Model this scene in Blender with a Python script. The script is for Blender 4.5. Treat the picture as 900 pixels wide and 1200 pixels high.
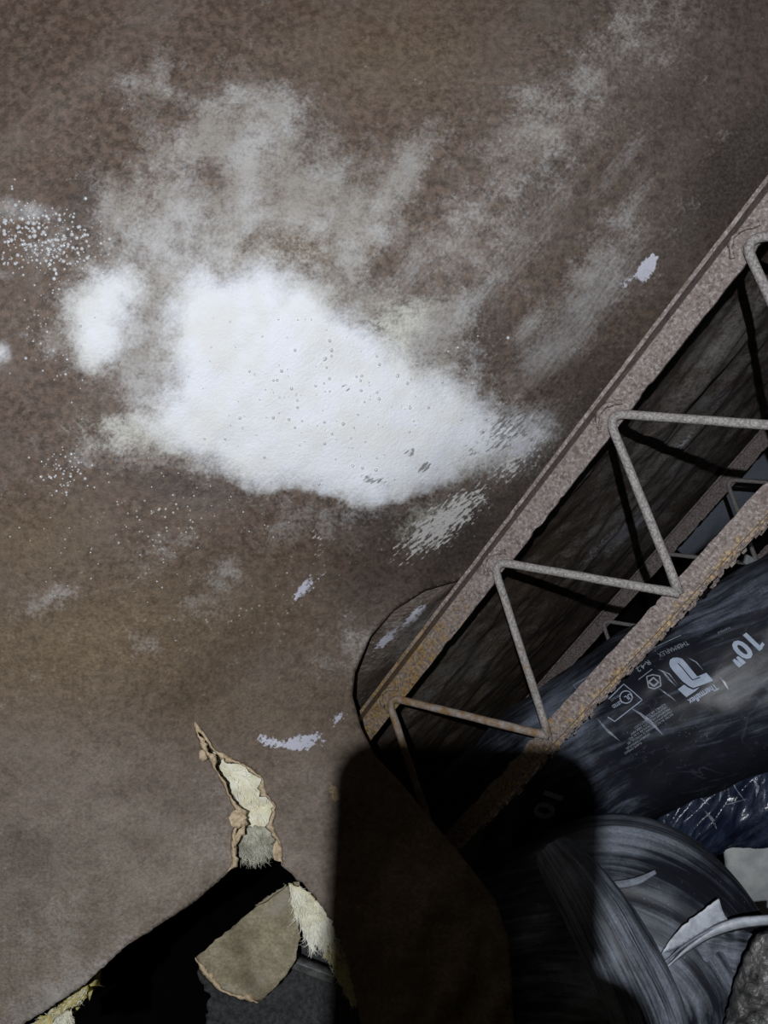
import bpy, bmesh, math, random
import numpy as np
from mathutils import Vector, Matrix, geometry
from mathutils.bvhtree import BVHTree

for o in list(bpy.data.objects):
    bpy.data.objects.remove(o)
scene = bpy.context.scene
C = scene.collection
random.seed(7)
RNG = np.random.default_rng(11)

# ------------------------------------------------------------------ frame of the place
# World: X runs along the steel joists, Y across them (away from the viewer), Z up.
F = 831.0                                    # focal length in pixels of a 900 x 1200 frame
J = np.array([-.525, -.773, -.357]); J /= np.linalg.norm(J)
U = np.array([-.680, .659, -.330]); U -= U.dot(J) * J; U /= np.linalg.norm(U)
H = np.cross(U, J)
if H[2] > 0: H = -H
X = np.cross(H, U)                           # right-handed: X x H = U
CAM = np.array([0., 0., 1.75])
R = np.stack([X, H, U])                      # viewer axes -> world axes

def W(p):                                    # points given from the viewer's eye -> world
    return np.asarray(p, float) @ R.T + CAM
def P(px, py, z):                            # sight line through a pixel, at a depth in metres
    px, py, z = np.broadcast_arrays(np.asarray(px, float), np.asarray(py, float), np.asarray(z, float))
    return np.stack([(px - 450) / F * z, (600 - py) / F * z, -z], -1)
JX = float(np.sign(X.dot(J)))                # joist direction j expressed along world X

# ------------------------------------------------------------------ camera
cd = bpy.data.cameras.new('camera'); cam = bpy.data.objects.new('camera', cd); C.objects.link(cam)
cd.sensor_fit = 'VERTICAL'; cd.sensor_height = 36; cd.sensor_width = 27; cd.lens = F / 1200 * 36
cd.clip_start = .02; cd.clip_end = 60
cam.matrix_world = Matrix.Translation(Vector(CAM)) @ Matrix(R.tolist()).to_4x4()
scene.camera = cam

# ------------------------------------------------------------------ world, exposure
wd = bpy.data.worlds.new('world'); scene.world = wd; wd.use_nodes = True
bg = wd.node_tree.nodes['Background']
bg.inputs[0].default_value = (.95, .85, .65, 1); bg.inputs[1].default_value = .024
vs = scene.view_settings
vs.view_transform = 'Standard'; vs.look = 'None'; vs.gamma = 1; vs.use_curve_mapping = False
vs.exposure = 0.0

# ------------------------------------------------------------------ the flashlight held behind and above the phone
LPOS = np.array([-.056, .100, .250])         # from the viewer's eye
TARGET = P(330, 680, .88)
ld = bpy.data.lights.new('flashlight_beam', 'SPOT')
ld.energy = 45; ld.color = (.93, .96, 1.0); ld.spot_size = math.radians(150); ld.spot_blend = .8
ld.shadow_soft_size = .0035
lamp = bpy.data.objects.new('flashlight_beam', ld); C.objects.link(lamp)
LW = W(LPOS); DIRW = Vector(W(TARGET) - LW).normalized()
lamp.rotation_euler = DIRW.to_track_quat('-Z', 'Y').to_euler()
lamp.location = Vector(LW)

# ================================================================== helpers
def hash2(ix, iy, iz, seed):
    n = (ix * 374761393 + iy * 668265263 + iz * 2147483647 + seed * 974634777) & 0xffffffff
    n = ((n ^ (n >> 13)) * 1274126177) & 0xffffffff
    n = n ^ (n >> 16)
    return (n & 0xffff) / 65535.0
def vnoise(x, y, z=0, seed=0):               # smooth value noise, 0..1
    x, y, z = np.broadcast_arrays(np.asarray(x, float), np.asarray(y, float), np.asarray(z, float))
    ix, iy, iz = (np.floor(a).astype(np.int64) for a in (x, y, z))
    fx, fy, fz = x - ix, y - iy, z - iz
    fx, fy, fz = (a * a * (3 - 2 * a) for a in (fx, fy, fz))
    out = 0
    for dx in (0, 1):
        for dy in (0, 1):
            for dz in (0, 1):
                w = (fx if dx else 1 - fx) * (fy if dy else 1 - fy) * (fz if dz else 1 - fz)
                out = out + w * hash2(ix + dx, iy + dy, iz + dz, seed)
    return out
def fbm(x, y, z=0, seed=0, octaves=4):
    s, a, t = 0, .5, 0
    x, y, z = np.asarray(x, float), np.asarray(y, float), np.asarray(z, float)
    for k in range(octaves):
        s = s + a * vnoise(x, y, z, seed + k); t += a; a *= .5
        x, y, z = x * 2.03 + 3.1, y * 2.03 + 1.7, z * 2.03 + .9
    return s / t
def smooth(a, b, x):
    t = np.clip((x - a) / (b - a), 0, 1); return t * t * (3 - 2 * t)
def inside(poly, x, y):
    n = len(poly); r = np.zeros(np.shape(x), bool)
    for i in range(n):
        x0, y0 = poly[i]; x1, y1 = poly[(i + 1) % n]
        c = ((y0 > y) != (y1 > y))
        with np.errstate(divide='ignore', invalid='ignore'):
            r ^= c & (x < (x1 - x0) * (y - y0) / ((y1 - y0) if y1 != y0 else 1e-9) + x0)
    return r
def seg_dist(pts, x, y, closed=True):
    d = np.full(np.shape(x), 1e9); n = len(pts)
    for i in range(n if closed else n - 1):
        x0, y0 = pts[i]; x1, y1 = pts[(i + 1) % n]
        dx, dy = x1 - x0, y1 - y0; L = dx * dx + dy * dy + 1e-9
        t = np.clip(((x - x0) * dx + (y - y0) * dy) / L, 0, 1)
        d = np.minimum(d, np.hypot(x - x0 - t * dx, y - y0 - t * dy))
    return d
def sdf(poly, x, y):                         # positive inside
    d = seg_dist(poly, x, y); return np.where(inside(poly, x, y), d, -d)
def rbf(ctrl, lam=1e-4):                     # thin-plate surface through (x, y, depth) points
    c = np.array(ctrl, float); xy = c[:, :2] / 500; n = len(c)
    def phi(r2): return np.where(r2 > 0, .5 * r2 * np.log(np.maximum(r2, 1e-12)), 0)
    K = phi(((xy[:, None] - xy[None]) ** 2).sum(-1)) + lam * np.eye(n)
    Pm = np.hstack([np.ones((n, 1)), xy])
    A = np.block([[K, Pm], [Pm.T, np.zeros((3, 3))]])
    s = np.linalg.solve(A, np.concatenate([c[:, 2], np.zeros(3)]))
    def f(x, y):
        q = np.stack([np.asarray(x, float).ravel(), np.asarray(y, float).ravel()], -1) / 500
        out = np.empty(len(q))
        for a in range(0, len(q), 20000):
            b = q[a:a + 20000]
            out[a:a + 20000] = phi(((b[:, None] - xy[None]) ** 2).sum(-1)) @ s[:n] + s[n] + b @ s[n + 1:]
        return out.reshape(np.shape(x))
    return f
def dense(pts, step, closed=True, jag=0, seed=1):   # resample an outline, optionally torn
    out = []; n = len(pts); rg = np.random.default_rng(seed)
    for i in range(n if closed else n - 1):
        a = np.array(pts[i], float); b = np.array(pts[(i + 1) % n], float)
        k = max(1, int(np.hypot(*(b - a)) / step))
        for q in range(k): out.append(a + (b - a) * q / k + (rg.normal(0, jag, 2) if jag else 0))
    if not closed: out.append(np.array(pts[-1], float))
    return [tuple(p) for p in out]
def cat(pts, n):                             # Catmull-Rom through rows of pts
    p = np.array(pts, float); p = np.vstack([2 * p[0] - p[1], p, 2 * p[-1] - p[-2]])
    m = len(p) - 3; out = []
    for t in np.linspace(0, m - 1e-6, n):
        i = int(t); f = t - i; a, b, c, d = p[i:i + 4]
        out.append(.5 * (2 * b + (c - a) * f + (2 * a - 5 * b + 4 * c - d) * f * f + (3 * b - a - 3 * c + d) * f ** 3))
    return np.array(out)
def triangulate(poly, step, bounds=None):
    """points of a jittered lattice inside an outline + the outline, triangulated"""
    pa = np.array(poly); x0, y0 = pa.min(0); x1, y1 = pa.max(0)
    gx, gy = np.meshgrid(np.arange(x0, x1, step), np.arange(y0, y1, step)); gx = gx + (np.arange(gx.shape[0]) % 2)[:, None] * step / 2
    gx, gy = gx.ravel(), gy.ravel()
    k = inside(poly, gx, gy); gx, gy = gx[k], gy[k]
    k = np.ones(len(gx), bool)
    k &= seg_dist(poly, gx, gy) > step * .45
    pts = [Vector((x, -y)) for x, y in poly] + [Vector((x, -y)) for x, y in zip(gx[k], gy[k])]
    n = len(poly)
    v, e, f, *_ = geometry.delaunay_2d_cdt(pts, [(i, (i + 1) % n) for i in range(n)], [], 1, 1e-5)
    return np.array([(p.x, -p.y) for p in v]), [tuple(t) for t in f]

# ---- objects
def setprops(o, label=None, cat_=None, group=None, kind=None):
    if label: o['label'] = label
    if cat_: o['category'] = cat_
    if group: o['group'] = group
    if kind: o['kind'] = kind
    return o
def thing(name, base, label, cat_, group=None):     # an Empty at the thing's base; base given from the eye
    o = bpy.data.objects.new(name, None); C.objects.link(o)
    o.empty_display_size = .05; o.location = Vector(W(base)); o['_b'] = 0; del o['_b']
    return setprops(o, label, cat_, group)
def world_of(o):
    v = Vector((0, 0, 0))
    while o is not None: v += o.location; o = o.parent
    return v
def obj(name, verts, faces, mat, parent=None, smooth_=True, uv=None, attrs=None, solid=0, base=None, sub=0):
    """link a mesh whose points are given from the eye"""
    wv = W(verts)
    if parent is not None: org = np.array(world_of(parent))
    else: org = W(base) if base is not None else wv.mean(0)
    me = bpy.data.meshes.new(name)
    me.from_pydata((wv - org).tolist(), [], faces)
    if uv is not None:
        l = me.uv_layers.new(name='UVMap'); vi = np.empty(len(me.loops), int); me.loops.foreach_get('vertex_index', vi)
        l.data.foreach_set('uv', np.asarray(uv, float)[vi].ravel())
    if attrs:
        for k, a in attrs.items():
            at = me.attributes.new(k, 'FLOAT', 'POINT'); at.data.foreach_set('value', np.asarray(a, float))
    me.materials.append(mat)
    if smooth_: me.polygons.foreach_set('use_smooth', [True] * len(me.polygons))
    me.update()
    o = bpy.data.objects.new(name, me); C.objects.link(o)
    if parent is not None: o.parent = parent
    else: o.location = Vector(org)
    if solid:
        m = o.modifiers.new('thickness', 'SOLIDIFY'); m.thickness = solid; m.offset = -1
    if sub:
        m = o.modifiers.new('subdiv', 'SUBSURF'); m.levels = sub; m.render_levels = sub
    return o
def patch(name, poly, zf, mat, parent=None, step=5, jag=0, solid=.0015, uvs=100., attrs=None, seed=1, edge=4, **k):
    pl = dense(poly, edge, True, jag, seed)
    pt, fc = triangulate(pl, step)
    z = zf(pt[:, 0], pt[:, 1])
    return obj(name, P(pt[:, 0], pt[:, 1], z), fc, mat, parent, uv=pt / uvs, attrs=attrs(pt[:, 0], pt[:, 1]) if attrs else None, solid=solid, **k)
def tube_verts(line, rad, nt=96, disp=None, caps=True):
    """skin a tube round a line of points (from the eye); disp(s, theta, frame) in metres"""
    line = np.asarray(line, float); n = len(line)
    tg = np.gradient(line, axis=0); tg /= np.linalg.norm(tg, axis=1)[:, None]
    a = np.cross(tg[0], [0, 0, 1.]); a /= np.linalg.norm(a)
    A = []
    for i in range(n):
        a = a - a.dot(tg[i]) * tg[i]; a /= np.linalg.norm(a); A.append(a)
    A = np.array(A); B = np.cross(tg, A)
    s = np.concatenate([[0], np.cumsum(np.linalg.norm(np.diff(line, axis=0), axis=1))])
    th = np.linspace(0, 2 * math.pi, nt, endpoint=False)
    r = np.broadcast_to(np.asarray(rad, float), (n,))[:, None] * np.ones((1, nt))
    if disp is not None: r = r + disp(s[:, None] * np.ones((1, nt)), th[None] * np.ones((n, 1)))
    v = line[:, None] + r[..., None] * (np.cos(th)[None, :, None] * A[:, None] + np.sin(th)[None, :, None] * B[:, None])
    uv = np.stack([s[:, None] * np.ones((1, nt)), np.broadcast_to(th / (2 * math.pi), (n, nt))], -1).reshape(-1, 2)
    v = v.reshape(-1, 3)
    idx = np.arange(n * nt).reshape(n, nt); f = []
    for i in range(n - 1):
        for k in range(nt):
            q = (k + 1) % nt; f.append((idx[i, k], idx[i, q], idx[i + 1, q], idx[i + 1, k]))
    if caps:
        m = len(v); v = np.vstack([v, line[0], line[-1]]); uv = np.vstack([uv, [[0, .5]], [[s[-1], .5]]])
        for k in range(nt):
            q = (k + 1) % nt; f.append((m, idx[0, q], idx[0, k])); f.append((m + 1, idx[-1, k], idx[-1, q]))
    return v, [tuple(int(i) for i in t) for t in f], uv
def jhu(j, h, u):                            # along-joist, across, up  ->  from the eye
    j, h, u = np.broadcast_arrays(np.asarray(j, float), np.asarray(h, float), np.asarray(u, float))
    return j[..., None] * J + h[..., None] * H + u[..., None] * U
def ray(px, py): return np.array([(px - 450) / F, (600 - py) / F, -1.])
def hit_h(px, py, h):                        # sight line meets the vertical plane across = h
    r = ray(px, py); z = h / r.dot(H); return z * r.dot(J), z * r.dot(U), z
def bars_box(j0, j1, h0, h1, u0, u1, nj=2, wob=None):
    js = np.linspace(j0, j1, nj); v = []; f = []
    for j in js:
        for (h, u) in ((h0, u0), (h1, u0), (h1, u1), (h0, u1)): v.append(jhu(j, h, u))
    for i in range(nj - 1):
        for k in range(4):
            q = (k + 1) % 4; f.append((i * 4 + k, i * 4 + q, i * 4 + 4 + q, i * 4 + 4 + k))
    f.append((0, 3, 2, 1)); m = (nj - 1) * 4; f.append((m, m + 1, m + 2, m + 3))
    v = np.array(v)
    return v, f

# ================================================================== materials
class N:                                     # tiny node-graph writer
    def __init__(s, name):
        s.m = bpy.data.materials.new(name); s.m.use_nodes = True; s.t = s.m.node_tree; s.t.nodes.clear()
        s.out = s.t.nodes.new('ShaderNodeOutputMaterial')
        s.b = s.t.nodes.new('ShaderNodeBsdfPrincipled'); s.t.links.new(s.b.outputs[0], s.out.inputs[0])
    def put(s, sock, v):
        if v is None: return
        if hasattr(v, 'is_output'): s.t.links.new(v, sock)
        elif isinstance(v, (tuple, list)) and len(v) == 3 and sock.type == 'RGBA': sock.default_value = (*v, 1)
        else: sock.default_value = v
    def attr(s, k):
        n = s.t.nodes.new('ShaderNodeAttribute'); n.attribute_name = k; return n.outputs['Fac']
    def co(s, which='UV'):
        n = s.t.nodes.new('ShaderNodeTexCoord'); return n.outputs[which]
    def mp(s, v, scale=(1, 1, 1), rot=(0, 0, 0), loc=(0, 0, 0), kind='POINT'):
        n = s.t.nodes.new('ShaderNodeMapping'); n.vector_type = kind
        s.put(n.inputs['Vector'], v); n.inputs['Scale'].default_value = scale; n.inputs['Rotation'].default_value = rot; n.inputs['Location'].default_value = loc
        return n.outputs[0]
    def noise(s, v, scale, detail=4, rough=.55, dist=0):
        n = s.t.nodes.new('ShaderNodeTexNoise'); s.put(n.inputs['Vector'], v); n.inputs['Scale'].default_value = scale
        n.inputs['Detail'].default_value = detail; n.inputs['Roughness'].default_value = rough; n.inputs['Distortion'].default_value = dist
        return n.outputs['Fac']
    def voro(s, v, scale, feat='F1', rnd=1):
        n = s.t.nodes.new('ShaderNodeTexVoronoi'); n.feature = feat; s.put(n.inputs['Vector'], v); n.inputs['Scale'].default_value = scale
        n.inputs['Randomness'].default_value = rnd; return n.outputs['Distance']
    def math(s, op, a, b=0, c=0):
        n = s.t.nodes.new('ShaderNodeMath'); n.operation = op
        for i, v in enumerate((a, b, c)): s.put(n.inputs[i], v)
        return n.outputs[0]
    def step(s, v, a, b, lo=0, hi=1):
        n = s.t.nodes.new('ShaderNodeMapRange'); n.interpolation_type = 'SMOOTHSTEP'; s.put(n.inputs[0], v)
        for i, q in enumerate((a, b, lo, hi)): n.inputs[i + 1].default_value = q
        return n.outputs[0]
    def mix(s, f, a, b, mode='MIX'):
        n = s.t.nodes.new('ShaderNodeMix'); n.data_type = 'RGBA'; n.blend_type = mode
        s.put(n.inputs[0], f); s.put(n.inputs[6], a); s.put(n.inputs[7], b); return n.outputs[2]
    def bump(s, h, strength=.3, dist=.002, nrm=None):
        n = s.t.nodes.new('ShaderNodeBump'); n.inputs['Strength'].default_value = strength; n.inputs['Distance'].default_value = dist
        s.put(n.inputs['Height'], h)
        if nrm is not None: s.put(n.inputs['Normal'], nrm)
        return n.outputs[0]
    def fin(s, color=None, rough=None, normal=None, **k):
        s.put(s.b.inputs['Base Color'], color); s.put(s.b.inputs['Roughness'], rough)
        if normal is not None: s.put(s.b.inputs['Normal'], normal)
        for a, v in k.items(): s.put(s.b.inputs[a.replace('_', ' ')], v)
        return s.m

def add(s, a, n, k):                         # attribute perturbed by noise
    return s.math('ADD', a, s.math('MULTIPLY', s.math('SUBTRACT', n, .5), k))

def mat_paper():
    s = N('kraft_paper'); uv = s.co('UV')
    big = s.noise(uv, .9, 5, .6); mid = s.noise(uv, 6, 5, .65); fine = s.noise(uv, 24, 4, .7); med = s.noise(s.mp(uv, loc=(7, 3, 0)), 11, 4, .6); cl = s.noise(s.mp(uv, loc=(2, 9, 0)), 2.4, 6, .68)
    strk = s.noise(s.mp(s.mp(uv, rot=(0, 0, math.radians(52))), scale=(3.2, 26, 1)), 1, 5, .62)
    fib = s.noise(s.mp(s.mp(uv, rot=(0, 0, math.radians(38))), scale=(9, 40, 1)), 1, 4, .65)
    warm = s.attr('warm'); dark = s.attr('dark')
    col = s.mix(s.step(med, .36, .66), (.062, .042, .032), (.195, .134, .100))
    col = s.mix(s.step(fine, .36, .66, 0, .65), col, s.mix(med, (.042, .029, .022), (.20, .16, .13)))
    col = s.mix(s.step(cl, .38, .66, 0, .55), col, s.mix(med, (.085, .050, .035), (.150, .095, .070)))
    col = s.mix(s.step(big, .42, .66, 0, .30), col, (.21, .175, .150))
    col = s.mix(s.math('MULTIPLY', s.attr('olive'), .72), col, s.mix(s.step(s.math('ADD', s.math('MULTIPLY', fine, .5), s.math('MULTIPLY', mid, .5)), .36, .64), (.110, .074, .036), (.250, .180, .095)))
    col = s.mix(s.math('MULTIPLY', warm, .9), col, s.mix(s.step(s.math('ADD', s.math('MULTIPLY', fine, .5), s.math('MULTIPLY', cl, .5)), .36, .66), (.23, .185, .145), (.50, .44, .37)))
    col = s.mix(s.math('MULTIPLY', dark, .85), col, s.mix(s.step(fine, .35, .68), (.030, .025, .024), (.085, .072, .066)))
    g = s.attr('film'); gf = add(s, add(s, add(s, add(s, g, cl, 1.5), mid, .8), fine, .8), strk, .25)
    gm = s.step(gf, .14, 1.12)
    col = s.mix(s.math('MULTIPLY', gm, .92), col, s.mix(s.step(s.noise(uv, 1.6, 3), .35, .65), (.37, .345, .31), (.50, .49, .485)))
    st = s.attr('streak'); sm = s.step(add(s, add(s, add(s, st, strk, 1.1), cl, .7), fine, .8), .15, 1.30)
    col = s.mix(s.math('MULTIPLY', sm, .85), col, (.36, .35, .345))
    cream = s.step(add(s, add(s, add(s, s.attr('cream'), mid, .9), cl, .9), fine, .5), .25, 1.0)
    col = s.mix(s.math('MULTIPLY', cream, .85), col, (.58, .565, .46))
    w = s.attr('white'); wn = add(s, add(s, add(s, add(s, w, cl, .55), mid, .35), fine, .25), strk, .22)
    wm = s.step(wn, .16, .98)
    col = s.mix(wm, col, s.mix(s.step(s.noise(uv, 1.7, 5), .38, .62), (.78, .785, .78), (.82, .84, .90)))
    fl = s.attr('fleck'); flk = s.noise(s.mp(s.mp(uv, rot=(0, 0, math.radians(40))), scale=(8, 30, 1)), 1, 4, .62)
    fm = s.step(s.math('ADD', s.math('ADD', s.math('MULTIPLY', fl, .42), flk), s.math('MULTIPLY', fine, .30)), .98, 1.08)
    col = s.mix(s.math('MULTIPLY', fm, .95), col, (.68, .66, .64))
    hol = s.step(s.math('ADD', s.math('MULTIPLY', s.attr('pock'), .40), flk), .86, .98)
    col = s.mix(s.math('MULTIPLY', hol, .75), col, (.11, .10, .10))
    sp = s.voro(uv, 15); spm = s.math('MULTIPLY', s.step(sp, .10, .26, 1, 0), s.step(add(s, s.attr('speck'), mid, 1.6), .35, .8))
    col = s.mix(s.math('MULTIPLY', spm, .75), col, (.74, .72, .64))
    pits = s.math('MULTIPLY', s.step(s.voro(s.mp(uv, loc=(4.3, 2.2, 0)), 4.0), .05, .09, 1, 0), s.step(w, .6, .9))
    col = s.mix(s.math('MULTIPLY', pits, .35), col, (.30, .29, .28))
    sc = s.attr('scuff'); scm = s.step(add(s, add(s, add(s, sc, strk, 1.5), fine, 1.5), mid, .6), .42, .74)
    col = s.mix(scm, col, (.60, .60, .69))
    tn = s.attr('tan'); tm = s.step(add(s, add(s, tn, mid, 1.3), fine, .9), .5, .78)
    col = s.mix(tm, col, (.44, .32, .19))
    h = s.math('ADD', s.math('MULTIPLY', mid, .5), s.math('ADD', s.math('MULTIPLY', fine, .55), s.math('MULTIPLY', fib, .35)))
    h = s.math('ADD', h, s.math('MULTIPLY', wm, .35))
    rough = s.math('SUBTRACT', .60, s.math('MULTIPLY', spm, .35))
    return s.fin(col, rough, s.bump(h, .45, .004), Specular_IOR_Level=.4)
M_PAPER = mat_paper()

def mat_scrap():
    s = N('torn_paper_scrap'); uv = s.co('UV')
    mid = s.noise(uv, 5, 6, .7); fine = s.noise(uv, 28, 4, .7)
    col = s.mix(s.step(mid, .3, .7), (.27, .225, .14), (.50, .435, .30)); col = s.mix(s.step(fine, .35, .7, 0, .5), col, (.12, .10, .07))
    col = s.mix(s.step(s.noise(s.mp(uv, loc=(3, 1, 0)), 2.2, 5), .55, .7, 0, .7), col, (.42, .39, .32))
    return s.fin(col, .7, s.bump(s.math('ADD', mid, fine), .35, .003))
M_SCRAP = mat_scrap()

def mat_simple(name, c0, c1, scale, rough, bump=.3, dist=.002, co='Object', detail=5, **k):
    s = N(name); n = s.noise(s.co(co), scale, detail, .65)
    return s.fin(s.mix(s.step(n, .3, .7), c0, c1), rough, s.bump(n, bump, dist), **k)
M_TORN = mat_simple('torn_paper_edge', (.42, .30, .17), (.74, .60, .42), 190, .8, .6)
M_GLASSWOOL = mat_simple('pale_glass_wool', (.80, .74, .48), (.95, .93, .80), 70, .85, .6, .004)
M_TUFT = mat_simple('cream_yellow_glass_wool', (.74, .66, .30), (.95, .93, .82), 28, .85, .6, .004)
M_YELLOWWOOL = mat_simple('yellow_glass_wool', (.50, .40, .10), (.74, .66, .30), 60, .85, .6, .004)
M_GREYWOOL = mat_simple('grey_glass_wool', (.30, .29, .22), (.62, .60, .50), 70, .9, .6, .004)
M_FIBRE = mat_simple('wool_fibre', (.84, .81, .62), (.96, .95, .86), 40, .7, .1)
M_FELT = mat_simple('dark_felt_board', (.020, .021, .022), (.075, .075, .075), 150, .85, .8, .004)
M_DARK = mat_simple('dark_structure', (.010, .010, .010), (.022, .021, .020), 6, .95, .2)
M_GALV = mat_simple('dull_metal_strip', (.10, .10, .10), (.24, .24, .235), 120, .45, .2, .001, Metallic=.5)
M_PLASTIC = mat_simple('pale_plastic', (.45, .47, .5), (.6, .62, .66), 60, .4, .1)
M_GYPSUM = mat_simple('pale_debris', (.52, .54, .55), (.78, .79, .77), 22, .8, .5, .004)
M_OCHRE = mat_simple('ochre_edge', (.30, .19, .05), (.55, .40, .14), 55, .8, .4)
M_WATER = N('water_bead').fin((.85, .86, .88), .12, None, Transmission_Weight=.35, Specular_IOR_Level=.8)
M_PRINT = mat_simple('pale_blue_print', (.36, .43, .55), (.46, .53, .66), 90, .6, .05)
M_PRINTDIM = mat_simple('worn_grey_print', (.24, .27, .32), (.40, .44, .51), 260, .6, .05)
M_SCRIM = None

def mat_rust():
    s = N('rusty_primed_steel'); ob = s.co('Object')
    n1 = s.noise(ob, 55, 6, .7); n2 = s.noise(ob, 210, 4, .7); n3 = s.noise(ob, 14, 4, .6)
    r = s.attr('rust')
    col = s.mix(s.step(n1, .3, .7), (.165, .13, .115), (.345, .29, .268))
    col = s.mix(s.step(n2, .50, .64, 0, .75), col, (.50, .44, .44))
    col = s.mix(s.step(n2, .46, .36, 0, .75), col, (.085, .062, .058))
    col = s.mix(s.step(s.math('ADD', n1, s.math('MULTIPLY', n3, .4)), .72, .92, 0, .7), col, (.085, .048, .034))
    rm = s.step(add(s, add(s, r, n1, 1.3), n2, .9), .40, .80)
    col = s.mix(rm, col, s.mix(s.step(n2, .35, .65), (.10, .055, .026), (.36, .235, .085)))
    rim = s.step(add(s, add(s, s.attr('flake'), n1, 1.2), n2, .8), .45, .75)
    col = s.mix(rim, col, s.mix(s.step(n2, .4, .6), (.15, .095, .05), (.50, .36, .18)))
    h = s.math('ADD', n1, s.math('MULTIPLY', n2, .7))
    return s.fin(col, .72, s.bump(h, .7, .0022), Metallic=.05, Specular_IOR_Level=.35)
M_RUST = mat_rust()
def mat_rod():
    s = N('dusty_steel_rod'); ob = s.co('Object')
    n1 = s.noise(ob, 60, 5, .7); n2 = s.noise(ob, 330, 3, .7); r = s.attr('rust')
    col = s.mix(s.step(n2, .35, .65), (.20, .18, .175), (.46, .425, .41))
    col = s.mix(s.step(add(s, add(s, r, n1, 1.2), n2, .7), .40, .80), col, s.mix(n2, (.10, .05, .018), (.34, .20, .07)))
    return s.fin(col, .75, s.bump(n2, .6, .0015))
M_ROD = mat_rod()

def mat_duct(name, dust, tint=(.012, .014, .021), rough=.46, wr=1.0, dcol=(.22, .25, .33), skew=.0):
    s = N(name); uv = s.co('UV'); ob = s.co('Object'); ru = s.mp(uv, rot=(0, 0, skew))
    lon = s.noise(s.mp(ru, scale=(4.5, 24, 1)), 1, 3, .5, .3)          # long folds running with the duct
    lon2 = s.noise(s.mp(ru, scale=(14, 70, 1), loc=(3, 2, 0)), 1, 4, .6, .6)
    lon3 = s.noise(s.mp(s.mp(uv, rot=(0, 0, skew - .22)), scale=(9, 95, 1), loc=(1, 6, 0)), 1, 5, .68, .3)
    rid = s.math('ABSOLUTE', s.math('SUBTRACT', s.noise(s.mp(uv, scale=(9, 14, 1), rot=(0, 0, .7)), 1, 3, .5, 1.4), .5))
    n2 = s.noise(ob, 30, 5, .65, .6); n3 = s.noise(ob, 8, 4, .6); n4 = s.noise(ob, 300, 3, .7)
    dm = s.math('ADD', s.math('ADD', s.math('MULTIPLY', n3, .7), s.math('MULTIPLY', lon, .55)), s.math('ADD', s.math('MULTIPLY', lon2, .45), s.attr('dust')))
    dm = s.step(s.math('ADD', s.math('ADD', dm, s.math('MULTIPLY', s.math('SUBTRACT', lon3, .5), 1.1)), s.math('MULTIPLY', n2, .3)), .80, 1.42)
    dm = s.math('MULTIPLY', s.math('MULTIPLY', dm, dust), s.step(n4, .25, .7, .6, 1))
    col = s.mix(dm, tint, dcol)
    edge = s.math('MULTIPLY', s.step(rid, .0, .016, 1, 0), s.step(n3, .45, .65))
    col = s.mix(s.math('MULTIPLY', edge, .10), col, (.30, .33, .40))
    spk = s.math('MULTIPLY', s.step(s.voro(ob, 190), .08, .16, 1, 0), s.step(n2, .5, .65))
    col = s.mix(s.math('MULTIPLY', spk, .45), col, (.5, .52, .56))
    wrk = s.math('ADD', s.math('MULTIPLY', lon, 1.0), s.math('ADD', s.math('MULTIPLY', n2, .25), s.math('MULTIPLY', lon2, .15)))
    rg = s.math('ADD', rough, s.math('MULTIPLY', dm, .4))
    return s.fin(col, rg, s.bump(wrk, .5 * wr, .012), Specular_IOR_Level=.5)
M_DUCT = mat_duct('black_duct_jacket', .8, wr=.26, skew=.12)
M_DUCTDUST = mat_duct('dusty_black_duct_jacket', 1.0, rough=.5, wr=.28, dcol=(.30, .335, .40))
M_CRUMP = mat_duct('crumpled_shiny_jacket', .35, (.012, .018, .040), .2, 1.0, skew=1.2, dcol=(.20, .26, .40))
M_FLAP = mat_simple('grey_jacket_lining', (.38, .41, .46), (.62, .66, .72), 70, .55, .4, .002)
def mat_scrim():
    s = N('crumpled_grey_foil'); ob = s.co('Object')
    n = s.noise(ob, 30, 6, .7, 1.0); v = s.voro(ob, 55)
    col = s.mix(s.step(n, .35, .65), (.05, .05, .05), (.26, .25, .24)); col = s.mix(s.step(v, .1, .35, .6, 0), col, (.42, .41, .40))
    return s.fin(col, .38, s.bump(s.math('ADD', n, v), .9, .008), Metallic=.35)
M_SCRIM = mat_scrim()

# ================================================================== the setting
def slab(name, c, s):                        # a world-aligned slab: centre, size
    me = bpy.data.meshes.new(name); bm = bmesh.new(); bmesh.ops.create_cube(bm, size=1)
    for v in bm.verts: v.co = Vector((v.co.x * s[0], v.co.y * s[1], v.co.z * s[2]))
    bm.to_mesh(me); bm.free(); me.materials.append(M_DARK)
    o = bpy.data.objects.new(name, me); C.objects.link(o); o.location = c; o['kind'] = 'structure'; return o
slab('floor', (0, 1.5, -.05), (9, 8, .1)); slab('ceiling', (0, 1.5, 3.85), (9, 8, .1))
slab('wall_back', (0, 5.45, 1.9), (9, .1, 3.7))
slab('wall_left', (-4.45, 2.9, 1.9), (.1, 5.0, 3.7)); slab('wall_right', (4.45, 2.9, 1.9), (.1, 5.0, 3.7))

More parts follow.
